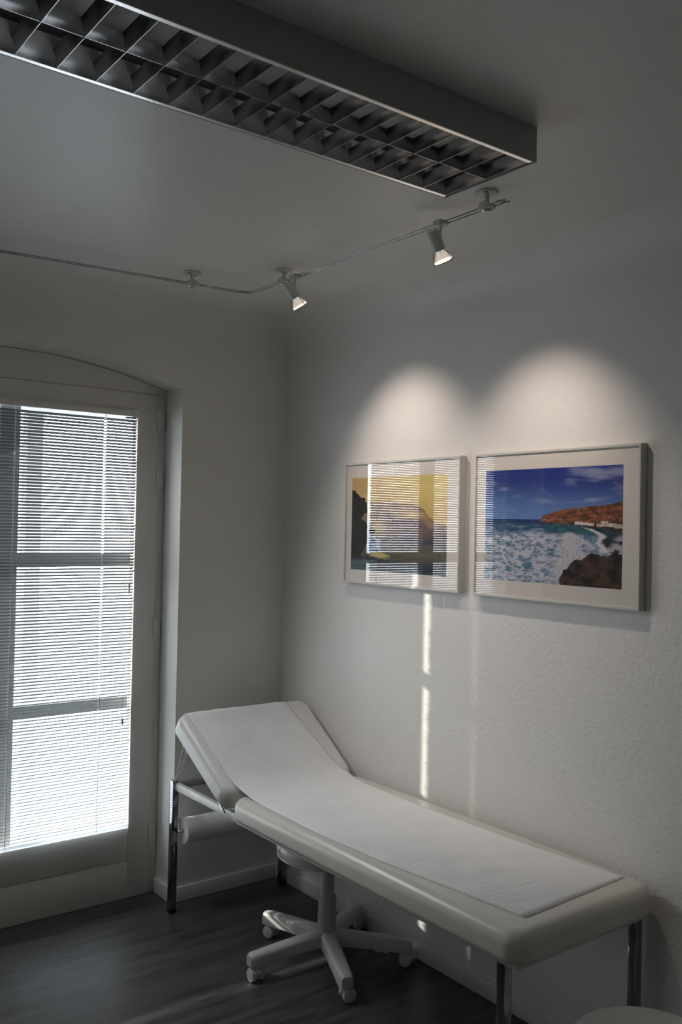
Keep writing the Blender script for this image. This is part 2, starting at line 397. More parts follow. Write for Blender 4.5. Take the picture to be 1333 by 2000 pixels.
# ------------------------------------------------------------ venetian blind
BX0, BX1, BYC = -1.711, -.675, .134
bl = thing('venetian_blind', ((BX0+BX1)/2, BYC, .30), 'white venetian blind with narrow slats, lowered over the arched window', 'blind')
CORDS = (-.817, -1.190, -1.563)
mb = MB()
P_, TILT = .0128, math.radians(29)
z = .330; zs = []
while z < 2.043: zs.append(z); z += P_
ct, st = math.cos(TILT), math.sin(TILT)
def slat(mb, z, x0, x1, w0=-.0085, w1=.0085, tilt=TILT, n=3):
    c, s_ = math.cos(tilt), math.sin(tilt); pts = []
    for k in range(n+1):
        q = w0+(w1-w0)*k/n; cr_ = .0013*(1-(q/.008)**2)
        pts.append((q, cr_))
    top = [(BYC+q*c+cr_*s_, z-q*s_+cr_*c) for q, cr_ in pts]
    bot = [(y, zz-.0003) for y, zz in top]
    ringp = top+bot[::-1]
    mb.rings([[(x0, a, b) for a, b in ringp], [(x1, a, b) for a, b in ringp]])
HX = .0055
for i, z in enumerate(zs):
    sag = .0006*math.sin(i*2.1)
    t = TILT+math.radians(1.2)*math.sin(i*1.7)
    cuts = [BX0, CORDS[0]-HX, CORDS[0]+HX, BX1+random.uniform(-.0035, .0025)]
    slat(mb, z, cuts[0], cuts[1], tilt=t); slat(mb, z, cuts[2], cuts[3], tilt=t)
    for c in (0,):
        slat(mb, z, CORDS[c]-HX, CORDS[c]+HX, -.0085, -.0021, t, 2); slat(mb, z, CORDS[c]-HX, CORDS[c]+HX, .0021, .0085, t, 2)
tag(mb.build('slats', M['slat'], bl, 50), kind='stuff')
mb = MB(); mb.box((BX0-.002, BYC-.013, 2.050), (BX1+.002, BYC+.013, 2.076), .002)
mb.build('headrail', M['rail'], bl)
mb = MB(); mb.box((BX0, BYC-.008, .3085), (BX1, BYC+.008, .3195), .003)
mb.build('bottom_rail', M['wrail'], bl)
for c in CORDS:
    m_ = MB(); m_.tube([(c, BYC-.0078, .31), (c, BYC-.0078, 2.055)], .0011, 6); m_.tube([(c, BYC+.0078, .31), (c, BYC+.0078, 2.055)], .0006, 6)
    m_.tube([(c, BYC, .31), (c, BYC, 2.055)], .0006, 6)
    for z in zs: m_.ball((c, BYC-.0082, z+.005), .0013, 6)
    m_.build('ladder_cord', M['cord'], bl, 60)
for xx in (BX1-.008, BX0+.008):        # plastic end brackets
    m_ = MB(); m_.box((xx-.012, BYC-.015, 2.046), (xx+.012, BYC+.014, 2.079), .002)
    m_.box((xx-.009, BYC+.012, 2.052), (xx+.009, LY, 2.074), .001); m_.build('bracket', M['cord'], bl)
m_ = MB(); m_.box((-.735, BYC-.020, 2.040), (-.690, BYC-.012, 2.046), .001); m_.cyl((-.703, BYC-.020, 2.026), (-.703, BYC-.020, 2.034), .003)
tag(m_.build('cord_lock', M['black'], bl), 'dark cord lock at the end of the headrail')
m_ = MB(); m_.tube([(-.720, BYC-.022, 2.034), (-.7205, BYC-.022, 1.4), (-.720, BYC-.022, .775)], .0008, 6)
cd1 = m_.build('pull_cord', M['cord'], bl, 60)
MB().lathe([(.002, 0), (.005, .004), (.0045, .02), (.0016, .03)], (-.720, BYC-.022, .748), (0, 0, 1), 12).build('tassel', M['gplastic'], cd1)
m_ = MB(); m_.tube([(-.703, BYC-.022, 2.028), (-.7035, BYC-.022, 1.345)], .0011, 6)
wd = m_.build('tilt_wand', M['cord'], bl, 60)
m_ = MB(); m_.lathe([(.0015, 0), (.0042, .003), (.0042, .018), (.0015, .022)], (-.7035, BYC-.022, 1.320), (0, 0, 1), 12)
m_.lathe([(.0015, 0), (.004, .003), (.004, .014), (.0015, .018)], (-.7035, BYC-.022, 1.298), (0, 0, 1), 12)
m_.build('knob', M['tube'], wd)
m_ = MB(); m_.tube([(-.672, LY-.001, .300), (-.672, LY-.012, .285), (-.672, LY-.012, .262), (-.664, LY-.012, .256), (-.657, LY-.010, .262)], .0011, 6)
m_.build('cord_hook', M['steel'], bl, 60)

# ------------------------------------------------------------ framed pictures
def poly_in(u, v, pts):
    c = False; n = len(pts); j = n-1
    for i in range(n):
        a, b = pts[i], pts[j]
        if (a[1] > v) != (b[1] > v) and u < (b[0]-a[0])*(v-a[1])/(b[1]-a[1])+a[0]: c = not c
        j = i
    return c
def mix(a, b, t):
    t = max(0., min(1., t)); return tuple(a[i]+(b[i]-a[i])*t for i in range(3))
def rgb(r, g, b): return tuple((c/255)**2.2 for c in (r, g, b))
def fb(u, v, s, o=4): return noise.fractal(Vector((u*s, v*s, 3.1)), 1.0, 2.0, o)
def sm(a, b, x):
    t = max(0., min(1., (x-a)/(b-a))); return t*t*(3-2*t)
def lerp_pts(x, pts):
    for (a, b), (c, d) in zip(pts, pts[1:]):
        if a <= x <= c: return b+(d-b)*(x-a)/(c-a)
    return pts[0][1] if x < pts[0][0] else pts[-1][1]
def sunset(u, v):
    sky = mix(rgb(196, 164, 104), rgb(224, 204, 122), sm(.0, .9, u)+.25*fb(u, v, 2))
    sky = mix(sky, rgb(205, 160, 90), sm(.85, .62, v)*.5)
    c = mix(sky, rgb(232, 214, 150), .25*sm(.1, .5, fb(u*.6, v*2, 5, 5)))
    if v < .74:                          # haze bank and far headland
        hz = mix(rgb(150, 128, 92), rgb(128, 108, 88), sm(.74, .45, v)+.2*fb(u, v, 5))
        c = mix(c, hz, sm(.50, .35, u)*sm(.74, .73, v))
        top = lerp_pts(u, [(.3, .70), (.42, .73), (.55, .72), (.7, .70), (.78, .65), (.83, .58), (.9, .52), (1, .50)])
        if u > .3 and v < top+.006*fb(u, 0, 40):
            land = mix(rgb(158, 130, 104), rgb(100, 82, 84), sm(top-.02, top-.24, v)+.5*fb(u, v*1.5, 9, 6))
            land = mix(land, rgb(222, 190, 110), .75*math.exp(-((u-.66)/.13)**2-((v-.60)/.035)**2))
            c = mix(c, land, sm(.3, .42, u))
        if v < .50: c = mix(c, mix(rgb(120, 98, 86), rgb(74, 70, 80), sm(.5, .25, v)+.3*fb(u, v, 9)), sm(.28, .5, u)*sm(.5, .44, v))
        c = mix(c, rgb(226, 196, 140), .55*math.exp(-((u-.31)/.09)**2-((v-.47)/.07)**2))
    if v < .30+.03*fb(u, v, 6):          # sea
        sea = mix(rgb(96, 92, 78), rgb(40, 48, 62), sm(.24, .04, v)+.35*fb(u*.5, v*3, 6))
        sea = mix(sea, rgb(120, 112, 78), .6*math.exp(-((v-.16)/.05)**2)*sm(.3, .6, u)*(.6+.6*fb(u*.6, v*4, 8)))
        c = sea
    f = math.exp(-((u-.25)/.11)**2-((v-.27)/.13)**2)+.35*fb(u, v, 8)*math.exp(-((u-.25)/.16)**2-((v-.25)/.16)**2)
    c = mix(c, mix(rgb(70, 92, 140), rgb(176, 184, 196), sm(-.2, .5, fb(u, v, 10)+(v-.28)*2)), sm(.3, .7, f))
    g = math.exp(-((u-.33-.05*fb(u, v, 7))/.13)**2-((v-.165+.10*(u-.33))/.045)**2)+.4*fb(u, v, 12)*math.exp(-((u-.33)/.15)**2-((v-.15)/.09)**2)
    c = mix(c, rgb(206, 190, 120), sm(.35, .8, g)*.9)
    if v < .115+.015*fb(u, v, 9) and u < .30:
        c = mix(rgb(52, 74, 82), rgb(96, 118, 122), .5+.6*fb(u, v*4, 7))
    j = .012*fb(u, v, 16, 5)
    rock = [(-1, .86), (.02, .865), (.05, .83), (.08, .82), (.10, .785), (.155, .775), (.165, .74), (.165, .69), (.185, .67), (.182, .62), (.14, .60), (.115, .56),
            (.15, .53), (.185, .475), (.205, .51), (.225, .49), (.235, .46), (.275, .43), (.26, .40), (.205, .375), (.20, .30), (.15, .24), (.13, .19), (.10, .125), (-1, .115)]
    if poly_in(u+j, v+j, rock): c = mix(rgb(26, 25, 24), rgb(52, 48, 42), .45+1.2*fb(u, v, 16, 6))
    return c
def coast(u, v):
    top = lerp_pts(u, [(.44, .545), (.455, .585), (.48, .600), (.52, .612), (.58, .632), (.63, .648), (.70, .652), (.80, .668), (.9, .680), (1, .70)])
    bot = lerp_pts(u, [(.44, .540), (.5, .522), (.6, .517), (.75, .500), (.9, .482), (1, .462)])
    HZN = .556
    n1, n2, n3 = fb(u, v*1.6, 16, 6), fb(u+9, v*2.2, 34, 6), fb(u, v*1.4, 70, 3)
    if v > HZN:
        c = mix(rgb(96, 132, 190), rgb(38, 56, 134), sm(.56, .92, v))
        cl = fb(u*.55-v*.4, v*1.9+u*.3, 3.2, 5)+.25*fb(u+v, v*3, 9, 5)
        w1 = .55*math.exp(-((v-.72-.16*(u-.75))/.030)**2)*sm(.48, .75, u)
        w2 = .45*math.exp(-((v-.90-.06*(u-.5))/.06)**2)*sm(.25, .50, u)*sm(1, .72, u)
        w3 = .35*math.exp(-((v-.80-.1*(u-.85))/.03)**2)*sm(.72, .98, u)
        c = mix(c, rgb(168, 178, 208), .62*sm(.12, .75, cl*.9+w1+w2+w3))
    else:
        c = mix(rgb(16, 48, 98), rgb(28, 84, 120), sm(.555, .47, v)+.4*fb(u, v*5, 10))
        c = mix(c, rgb(190, 200, 212), .5*sm(.25, .5, fb(u, v*7, 12, 5))*sm(.54, .48, v))
        fo = sm(.478, .40, v+.035*fb(u, v, 5))
        foam = mix(rgb(198, 200, 212), rgb(110, 132, 160), sm(-.30, .50, n1+.8*n2+.3*n3))
        foam = mix(foam, rgb(56, 116, 138), .85*sm(.20, .80, fb(u+3, v*1.5, 7, 6)+.5*n2+.15*math.exp(-((u-.35)/.12)**2-((v-.2)/.1)**2)))
        c = mix(c, foam, fo)
        if v > .43 and u > .45: c = mix(c, mix(rgb(24, 72, 84), rgb(60, 110, 118), .5+n1), sm(.45, .56, u)*sm(.42, .455, v))
        edge = lerp_pts(v, [(.28, .90), (.33, .885), (.37, .84), (.42, .875), (.46, .82), (.50, .74)])+.012*n1
        if u > edge:
            c = mix(rgb(34, 46, 54), rgb(52, 76, 84), .5+n1)
            c = mix(c, rgb(176, 174, 186), sm(-.1, .3, n1+.25)*sm(.90, .97, u+.6*(.36-v))*sm(.45, .40, v))
        e_ = abs(u-edge)
        c = mix(c, rgb(214, 214, 220), sm(.032, .006, e_+.012*n2)*sm(.27, .30, v)*sm(.50, .47, v))
        du = u-.665-.10*(.30-v)
        pl = math.exp(-(du/(.045+.11*sm(.47, .10, v)))**2)*sm(.475, .42, v)+.30*fb(u*2.2-v, v*.9+u, 9, 6)
        fan = .5+.5*math.sin(46*math.atan2(du, max(.52-v, .02))+3*n1)
        c = mix(c, mix(rgb(206, 204, 210), rgb(150, 158, 172), .35*fan+.4*sm(0, .5, n2)), sm(.28, .72, pl)*.92)
    if bot < v < top+.006*fb(u, 1, 30) and u > .44:
        c = mix(rgb(142, 84, 56), rgb(74, 48, 40), .45+1.1*fb(u, v*2.4, 14, 6)+.4*n2)
        c = mix(c, rgb(200, 164, 120), .8*math.exp(-((v-.553-.004*n1*3)/.007)**2)*sm(.64, .55, u)*sm(-.2, .15, fb(u*2, v*4, 14)))
        c = mix(c, rgb(176, 118, 74), .6*sm(.15, .4, fb(u*1.5, v*4, 20, 4)))
        c = mix(c, rgb(48, 44, 34), sm(.540, .515, v+.01*n1)*.8)
    for (a, b, d, h) in ((.685, .735, .512, .540), (.725, .775, .510, .533), (.77, .815, .506, .530), (.835, .87, .498, .524), (.86, .905, .503, .543), (.90, .955, .498, .526), (.95, 1.0, .488, .520)):
        if a < u < b and d < v < h: c = rgb(222, 212, 204) if fb(u, v, 80, 2) > -.22 else rgb(104, 90, 84)
    rj = .022*fb(u, v, 13, 6)
    rock = [(.585, -.1), (.59, .06), (.60, .12), (.64, .145), (.665, .195), (.70, .225), (.75, .235), (.79, .272), (.86, .262), (.92, .275), (1.1, .285), (1.1, -.1)]
    if poly_in(u+rj, v+rj, rock):
        c = mix(rgb(24, 20, 21), rgb(84, 58, 46), .42+1.5*fb(u, v, 13, 6)+.5*n2)
    return c
def art_mat():
    m = mat('printed_photo', rough=.5, spec=.2)
    a = nd(m, 'ShaderNodeAttribute'); a.attribute_name = 'Col'
    lk(m, a.outputs['Color'], bsdf(m).inputs['Base Color'])
    return m
M['art'] = art_mat()
def frame_bar(mb, p, q, wdt, d, inner):
    pass
ZT, ZB = 1.8624, 1.3703
def picture(y1, y2, fn, a, label):
    """y1 > y2; y1 is the side nearer the window"""
    W, D = .009, .030
    t = thing('framed_picture', (-.001, (y1+y2)/2, ZB), label, 'picture', 'framed seascapes on the wall')
    def mring(o, x, z_=None):            # rectangle inset by o at depth x
        return [(x, y1-o, ZB+o), (x, y2+o, ZB+o), (x, y2+o, ZT-o), (x, y1-o, ZT-o)]
    mb = MB()
    mb.rings([mring(0, -.001), mring(0, -D+.002), mring(.002, -D), mring(W-.001, -D), mring(W, -D+.001), mring(W, -D+.014), mring(W, -.001)], True, False, False)
    n = 4
    mb.build('frame', M['frame'], t, 20)
    MB().box((-.0245, y2+W-.002, ZB+W-.002), (-.0225, y1-W+.002, ZT-W+.002)).build('mat_board', M['mat'], t, 0)
    MB().box((-.0275, y2+W-.001, ZB+W-.001), (-.0262, y1-W+.001, ZT-W+.001)).build('glass', M['pglass'], t, 0)
    ya, yb, za, zb = a
    NU, NV = 420, 280
    me = bpy.data.meshes.new('print')
    vs = []; cols = []
    o = t.location
    for j in range(NV+1):
        for i in range(NU+1):
            u, v = i/NU, j/NV
            vs.append((-.0249-o.x, ya+(yb-ya)*u-o.y, za+(zb-za)*v-o.z)); cols.append(fn(u, v))
    fs = [(j*(NU+1)+i, j*(NU+1)+i+1, (j+1)*(NU+1)+i+1, (j+1)*(NU+1)+i) for j in range(NV) for i in range(NU)]
    me.from_pydata(vs, [], fs)
    at = me.color_attributes.new('Col', 'FLOAT_COLOR', 'POINT')
    at.data.foreach_set('color', [x for c in cols for x in (max(c[0], 0), max(c[1], 0), max(c[2], 0), 1.)])
    me.materials.append(M['art'])
    p = bpy.data.objects.new('print', me); COL.objects.link(p); p.parent = t
    return t
picture(-.4931, -1.169, sunset, (-.539, -1.101, 1.427, 1.800), 'framed sunset seascape with a dark rock and golden sky, nearer the window')
picture(-1.2389, -1.9123, coast, (-1.291, -1.848, 1.430, 1.802), 'framed coastal photograph with deep blue sky, brown headland and white surf')

# ------------------------------------------------------------ examination couch
CX0, CX1 = -.615, -.018
YH, YE = -.600, -1.988
ZP0, ZP1 = .520, .605
co = thing('examination_couch', (-.31, -1.05, 0), 'cream padded examination couch on chrome legs with raised headrest, along the wall', 'couch')
mb = MB(); mb.slab(CX0, CX1, YE, YH, ZP0, ZP1, .058, .036, .022, 10)
pad = mb.build('seat_pad', M['vinyl'], co, 60)
mb = MB(); mb.box((CX0+.03, YE+.03, ZP0-.016), (CX1-.03, YH-.004, ZP0+.003), .002); mb.build('pad_board', M['board'], co)
# raised headrest, built flat then turned about its lower edge
A = math.radians(33.3); L = .452
T_ = Matrix.Translation((0, YH+.004, ZP1)) @ Matrix.Rotation(A, 4, 'X')
mb = MB(); mb.slab(CX0, CX1, 0, L, -.085, 0, .056, .034, .020, 10)
def splay(v):
    t_ = max(0, v[1])/L; xn = (v[0]-CX0)/(CX1-CX0)
    return (v[0]+t_*(-.030*(1-xn)+.006*xn), v[1], v[2])
mb.v = [splay(v) for v in mb.v]; mb.xf(T_); mb.build('headrest_pad', M['vinylw'], co, 60)
mb = MB(); mb.box((CX0+.025, .02, -.095), (CX1-.025, L-.03, -.083), .002).xf(T_); mb.build('headrest_board', M['board'], co)
mb = MB(); mb.box((CX0+.012, .0, -.0915), (CX0+.018, L-.06, -.0865)).xf(T_); tag(mb.build('edge_strip', M['chrome'], co), 'thin bright strip under the headrest edge')
S = .028
LEG = {'a': (-.588, -.102), 'b': (-.046, -.102), 'c': (-.580, -1.915), 'd': (-.046, -1.930)}
for k, (x, y) in LEG.items():
    hi = .5385 if k in 'ab' else ZP0-.002
    mb = MB(); mb.box((x, y, .012), (x+S, y+S, hi), .0015); lg = mb.build('leg', M['chrome'], co)
    mb = MB(); mb.box((x-.0015, y-.0015, 0), (x+S+.0015, y+S+.0015, .020), .002); tag(mb.build('foot_cap', M['black'], lg), 'black rubber foot')
    if k in 'ab':
        mb = MB(); mb.box((x-.002, y-.002, hi), (x+S+.002, y+S+.002, hi+.004), .001); mb.build('end_cap', M['steel'], lg)
for x in (-.577, -.043):
    mb = MB(); mb.box((x, -1.917, .504), (x+.022, -.100+S*0, .532), .0015); tag(mb.build('side_rail', M['rail'], co), 'cream side rail')
for y in (-.098, -1.911):
    mb = MB(); mb.box((-.552, y, .505), (-.046, y+.022, .531), .0015); tag(mb.build('cross_rail', M['steel'], co), 'dark metal cross rail')
for x in (-.577, -.040):                # hinges
    mb = MB(); mb.cyl((x-.006, YH+.006, .531), (x+.020, YH+.006, .531), .008, seg=14); mb.box((x, YH-.03, .528), (x+.016, YH+.035, .533)); tag(mb.build('hinge', M['steel'], co))
# bead chain from the headrest to the frame
mb = MB()
def strand(a, b, sagy, n):
    a = Vector(a); b = Vector(b)
    for i in range(n+1):
        t = i/n; p = a.lerp(b, t); p.z -= sagy*4*t*(1-t); p.x += .003*math.sin(i*1.3); mb.ball(p, .0026, 6)
strand((-.566, -.165, .745), (-.572, -.090, .545), .012, 38)
strand((-.550, -.175, .735), (-.566, -.085, .545), .030, 34)
strand((-.560, -.17, .74), (-.552, -.14, .66), .02, 14)
tag(mb.build('bead_chain', M['bead'], co, 60), 'bright bead chain')
# roll holder: a rod through the roll with a plate on each leg
mb = MB(); mb.cyl((-.566, -.125, .338), (-.030, -.125, .338), .006, seg=12); mb.build('roll_rod', M['steel'], co)
for x in (-.568, -.034):
    mb = MB(); mb.box((x, -.130, .33), (x+.004, -.076, .346), .001); mb.build('rod_bracket', M['steel'], co)

# paper roll
t = thing('paper_roll', (-.30, -.125, .338), 'white roll of couch paper on a rod under the headrest', 'paper roll')
RR_ = .052
mb = MB(); mb.lathe([(.018, 0), (RR_-.002, 0), (RR_, .002), (RR_, .455), (RR_-.002, .457), (.018, .457), (.018, 0)], (-.548, -.125, .338), (1, 0, 0), 48, False, False); mb.build('roll', M['roll'], t, 40)
mb = MB(); mb.lathe([(.0085, -.003), (.050, -.003), (.050, 0), (.0085, 0), (.0085, -.003)], (-.548, -.125, .338), (1, 0, 0), 40, False, False); tag(mb.build('end_disc', M['roll'], t, 40), 'white end disc'); mb = MB(); mb.lathe([(.0085, .457), (.050, .457), (.050, .460), (.0085, .460), (.0085, .457)], (-.548, -.125, .338), (1, 0, 0), 40, False, False); tag(mb.build('end_disc', M['roll'], t, 40), 'white end disc'); mb = MB()
mb.lathe([(.0175, .001), (.0175, .456), (.015, .456), (.015, .001), (.0175, .001)], (-.548, -.125, .338), (1, 0, 0), 24, False, False); mb.build('core', M['board'], t, 40)

# paper sheet over the couch
def top_pt(s):
    """centre line of the sheet: s metres measured from the top end of the headrest downwards"""
    ca, sa = math.cos(A), math.sin(A)
    y0, z0 = YH+.004+ca*(L-.012), ZP1+sa*(L-.012)
    Ls = L-.10; R = .26; ang = A
    arc = R*ang
    if s < 0: return None
    if s <= Ls-.08: y = y0-ca*s; z_ = z0-sa*s
    else:
        s1 = Ls-.08; ya, za = y0-ca*s1, z0-sa*s1; q = s-s1
        if q < arc:
            th = q/R
            y = ya-(R*(math.sin(A)-math.sin(A-th))+0) if False else ya-R*(math.sin(A)-math.sin(A-th)); z_ = za-R*(math.cos(A-th)-math.cos(A))
        else:
            yb = ya-R*math.sin(A); zb_ = za-R*(1-math.cos(A)); y = yb-(q-arc); z_ = zb_
    return y, z_
# numeric path following headrest then pad, softly bridging the corner
path = []
ca, sa = math.cos(A), math.sin(A)
for i in range(5):                       # curl over the top edge
    th = PI/2*(1-i/4)*.9; rr = .034
    ly, lz = L-.034+rr*math.sin(th), -.034+rr*math.cos(th)
    path.append((ly, lz))
for i in range(1, 15): path.append((L-.034-(L-.034-.10)*i/14, 0))
path = [tuple((T_ @ Vector((0, a, b)))[1:]) for a, b in path]
yA, zA = path[-1]; yC, zC = YH-.16, ZP1
P0, P1, P2 = Vector((yA, zA)), Vector((YH+.004, ZP1)), Vector((yC, zC))
for i in range(1, 13):
    t_ = i/12; p = P0*(1-t_)**2+P1*2*t_*(1-t_)+P2*t_*t_; path.append((p.x, p.y))
YEND = -1.900
for i in range(1, 61): path.append((yC+(YEND-yC)*i/60, ZP1))
# arc lengths and normals
vs = []; NW = 36
tot = len(path)
for i, (y, z_) in enumerate(path):
    a = path[max(i-1, 0)]; b = path[min(i+1, tot-1)]
    ty, tz = b[0]-a[0], b[1]-a[1]; l_ = math.hypot(ty, tz); nyv, nzv = tz/l_, -ty/l_
    if nzv < 0 and i > 3: nyv, nzv = -nyv, -nzv
    if i <= 3 and (nyv < 0 and nzv < 0): nyv, nzv = -nyv, -nzv
    if y > -.62: xa = -.566-.036*min(1, (y+.62)/.4); xb = -.075-.050*min(1, max(0, (y+.60)/.36))
    else: xa = lerp_pts(-y, [(.62, -.566), (1.1, -.578), (1.4, -.566), (1.9, -.512)]); xb = lerp_pts(-y, [(.62, -.077), (1.1, -.098), (1.5, -.088), (1.9, -.060)])
    for j in range(NW+1):
        u = j/NW; x = xa+(xb-xa)*u
        amp = .0030 if y < -.62 else .0014
        wv = .0022+amp*(1+fb(x*1.3+y*.5, y-x*.8, 9, 3))*1.0+.0008*math.sin(38*(y+.45*x)+3*fb(x, y, 3))
        ed = min(1, min(j, NW-j)/4)*min(1, (tot-1-i)/4)
        wv = .0008+(wv-.0008)*ed
        ny_ = y+nyv*wv
        if i == tot-1: ny_ += -.022*(1-u)
        if i == tot-2: ny_ += -.011*(1-u)
        vs.append((x, ny_, z_+nzv*wv))
fs = [(i*(NW+1)+j, i*(NW+1)+j+1, (i+1)*(NW+1)+j+1, (i+1)*(NW+1)+j) for i in range(tot-1) for j in range(NW)]
mb = MB(); mb.add(vs, fs)
# small torn flap hanging over the corner
ps = mb.build('paper_sheet', M['paper'], None, 80)
sol = ps.modifiers.new('thickness', 'SOLIDIFY'); sol.thickness = .0006; sol.offset = 1
tag(ps, 'white crepe paper strip laid along the examination couch', 'paper sheet')
mb = MB()
# ------------------------------------------------------------ rolling stools
def stool(label, seat_h):
    r = thing('rolling_stool', (0, 0, 0), label, 'stool', 'rolling stools')
    zb, zt, R = seat_h-.075, seat_h, .192
    prof = [(.03, zb), (R-.05, zb+.001), (R-.028, zb+.006), (R-.010, zb+.018), (R-.002, zb+.034), (R, zb+.048), (R-.003, zb+.060), (R-.012, zb+.069), (R-.03, zb+.074), (.08, zt+.001), (.0, zt+.002)]
    MB().lathe(prof, (0, 0, 0), (0, 0, 1), 64).build('seat', M['vinylw'], r, 50, True)
    mb = MB(); n = 64
    mb.tube([((R-.0055)*math.cos(2*PI*k/n), (R-.0055)*math.sin(2*PI*k/n), zb+.020) for k in range(n+1)], .0032, 6)
    for q in range(4):
        a = q*PI/2+.3+math.radians(240)
        mb.tube([((rr_+.0005)*math.cos(a), (rr_+.0005)*math.sin(a), zz) for rr_, zz in prof[2:9]], .0014, 5)
    mb.build('piping', M['vinylw'], r, 60, True)
    MB().lathe([(.085, zb-.012), (.085, zb-.004), (.075, zb)], (0, 0, 0), (0, 0, 1), 28).build('seat_plate', M['black'], r, 40, True)
    mb = MB(); mb.lathe([(.0125, .25), (.0125, zb-.01)], (0, 0, 0), (0, 0, 1), 20); mb.build('piston', M['chrome'], r, 40, True)
    col = MB().lathe([(.034, .098), (.0335, .20), (.032, .232), (.030, .234), (.026, .245), (.025, zb-.045), (.022, zb-.040)], (0, 0, 0), (0, 0, 1), 28).build('column', M['gplastic2'], r, 30, True)
    MB().lathe([(.0335, .2325), (.0345, .235), (.0335, .2385)], (0, 0, 0), (0, 0, 1), 28).build('collar', M['gplastic2'], col, 40, True)
    MB().lathe([(.036, .058), (.042, .064), (.042, .098), (.036, .104)], (0, 0, 0), (0, 0, 1), 28).build('hub', M['gplastic'], r, 30, True)
    for k in range(5):
        ang = math.radians(102.5+72*k); ca_, sa_ = math.cos(ang), math.sin(ang)
        secs = []
        def sec(d, z0, z1, hw, ht):
            pts = [(-hw, z0), (hw, z0), (hw, z1-.010), (ht, z1-.002), (ht*.5, z1), (-ht*.5, z1), (-ht, z1-.002), (-hw, z1-.010)]
            return [(ca_*d-sa_*a, sa_*d+ca_*a, b) for a, b in pts]
        for d, z0, z1, hw, ht in ((.030, .064, .114, .029, .022), (.10, .064, .110, .028, .021), (.20, .059, .103, .0265, .020), (.285, .050, .096, .025, .018), (.308, .050, .094, .024, .017), (.317, .052, .090, .018, .012)):
            secs.append(sec(d, z0, z1, hw, ht))
        MB().rings(secs).build('base_leg', M['gplastic'], r, 50, True)
        d = .292; cx, cy = ca_*d, sa_*d
        sw = [200, 160, 215, 140, 190][k]; wa = math.radians(sw+20*k)
        ax = Vector((math.cos(wa), math.sin(wa), 0)); fwd = Vector((-ax.y, ax.x, 0)); cc = Vector((cx, cy, .0245))+fwd*.008
        cs = MB()
        cs.cyl((cx, cy, .040), (cx, cy, .056), .006, seg=12)
        ring = []                        # hood over the wheels
        hood = []
        for i in range(11):
            th = math.radians(15+150*i/10); hood.append((math.cos(th), math.sin(th)))
        rs_ = []
        for s_, rad in ((-.009, .0225), (-.007, .0262), (.007, .0262), (.009, .0225)):
            rs_.append([cc+ax*s_+fwd*(c_*rad)+Vector((0, 0, s__*rad)) for c_, s__ in hood]+[cc+ax*s_+fwd*(c_*.010)+Vector((0, 0, s__*.010)) for c_, s__ in hood[::-1]])
        cs.rings(rs_)
        caster = cs.build('caster', M['wheel'], r, 40, True)
        for sg in (-1, 1):
            wm = MB(); wm.lathe([(.010, .0095), (.0225, .0095), (.0245, .0115), (.0245, .0205), (.0215, .0265), (.012, .0290), (.0, .0295)], cc, ax*sg, 24)
            wm.build('wheel', M['wheel'], caster, 40, True)
    return r
s1 = stool('white rolling stool on five casters, tucked under the examination couch', .452)
s1.location = (-.297, -.785, 0)
s2 = stool('round stool at the foot of the couch, only its pale seat top showing', .373)
s2.location = (-.375, -2.20, 0); s2.rotation_euler = (0, 0, .5)

# ------------------------------------------------------------ ceiling light with louvre
lx1, lx0 = -.737, -2.300; ly0, ly1 = -2.112, -1.815; lz0 = 2.4385
li = thing('ceiling_light', ((lx0+lx1)/2, (ly0+ly1)/2, H), 'long grey boxed ceiling light with open twin-row metal louvre', 'ceiling light')
mb = MB(); th = .0015
mb.box((lx0, ly0, lz0), (lx1, ly0+.004, H), .0012); mb.box((lx0, ly1-.004, lz0), (lx1, ly1, H), .0012)
mb.box((lx1-.004, ly0+.004, lz0+.001), (lx1, ly1-.004, H), .001); mb.box((lx0, ly0+.004, lz0+.001), (lx0+.004, ly1-.004, H), .001)
mb.build('housing', M['housing'], li)
MB().box((lx0+.004, ly0+.004, H-.008), (lx1-.004, ly1-.004, H-.002)).build('tray', M['tray'], li, 0)
ym = (ly0+ly1)/2
def conc(c, hw0, hw1, z0, z1, n=7):      # V-profile with concave flanks: thin at the bottom, wide on top
    pts = []
    for k in range(n+1):
        t_ = k/n; pts.append((hw0+(hw1-hw0)*t_**1.8, z0+(z1-z0)*t_))
    return [(c+a, b) for a, b in pts]+[(c-a, b) for a, b in pts[::-1]]
for sgn, ye in ((1, ly0+.004), (-1, ly1-.004)):
    # bright inner trim turning up into a curved side reflector
    prof = [(ye, lz0+.0005), (ye+sgn*.010, lz0+.0005)]
    for k in range(1, 9): t_ = k/8; prof.append((ye+sgn*(.010+.000+.018*t_**1.7), lz0+.0005+.050*t_))
    prof += [(ye+sgn*.004, lz0+.0505)]
    mb = MB(); mb.rings([[(lx0+.005, a, b) for a, b in prof], [(lx1-.012, a, b) for a, b in prof]]); mb.build('side_reflector', M['alub'], li, 30)
pr = conc(ym, .0007, .010, lz0+.003, lz0+.031)
mb = MB(); mb.rings([[(lx0+.005, a, b) for a, b in pr], [(lx1-.006, a, b) for a, b in pr]]); mb.build('louvre_spine', M['alu'], li, 30)
k = 0
while True:
    x = -.7525-.0765*k
    if x < lx0+.02: break
    pr = conc(x, .0006, .0115, lz0+.0015, lz0+.030)
    for (a_, b_) in ((ly0+.0145, ym-.0008), (ym+.0008, ly1-.0145)):
        mb = MB(); mb.rings([[(a, a_, b) for a, b in pr], [(a, b_, b) for a, b in pr]]); mb.build('louvre_blade', M['alu'], li, 30)
    k += 1
for y in ((ly0+ym)/2, (ym+ly1)/2):
    MB().cyl((lx0+.03, y, H-.019), (lx1-.03, y, H-.019), .0078, seg=20).build('tube_lamp', M['tube'], li)

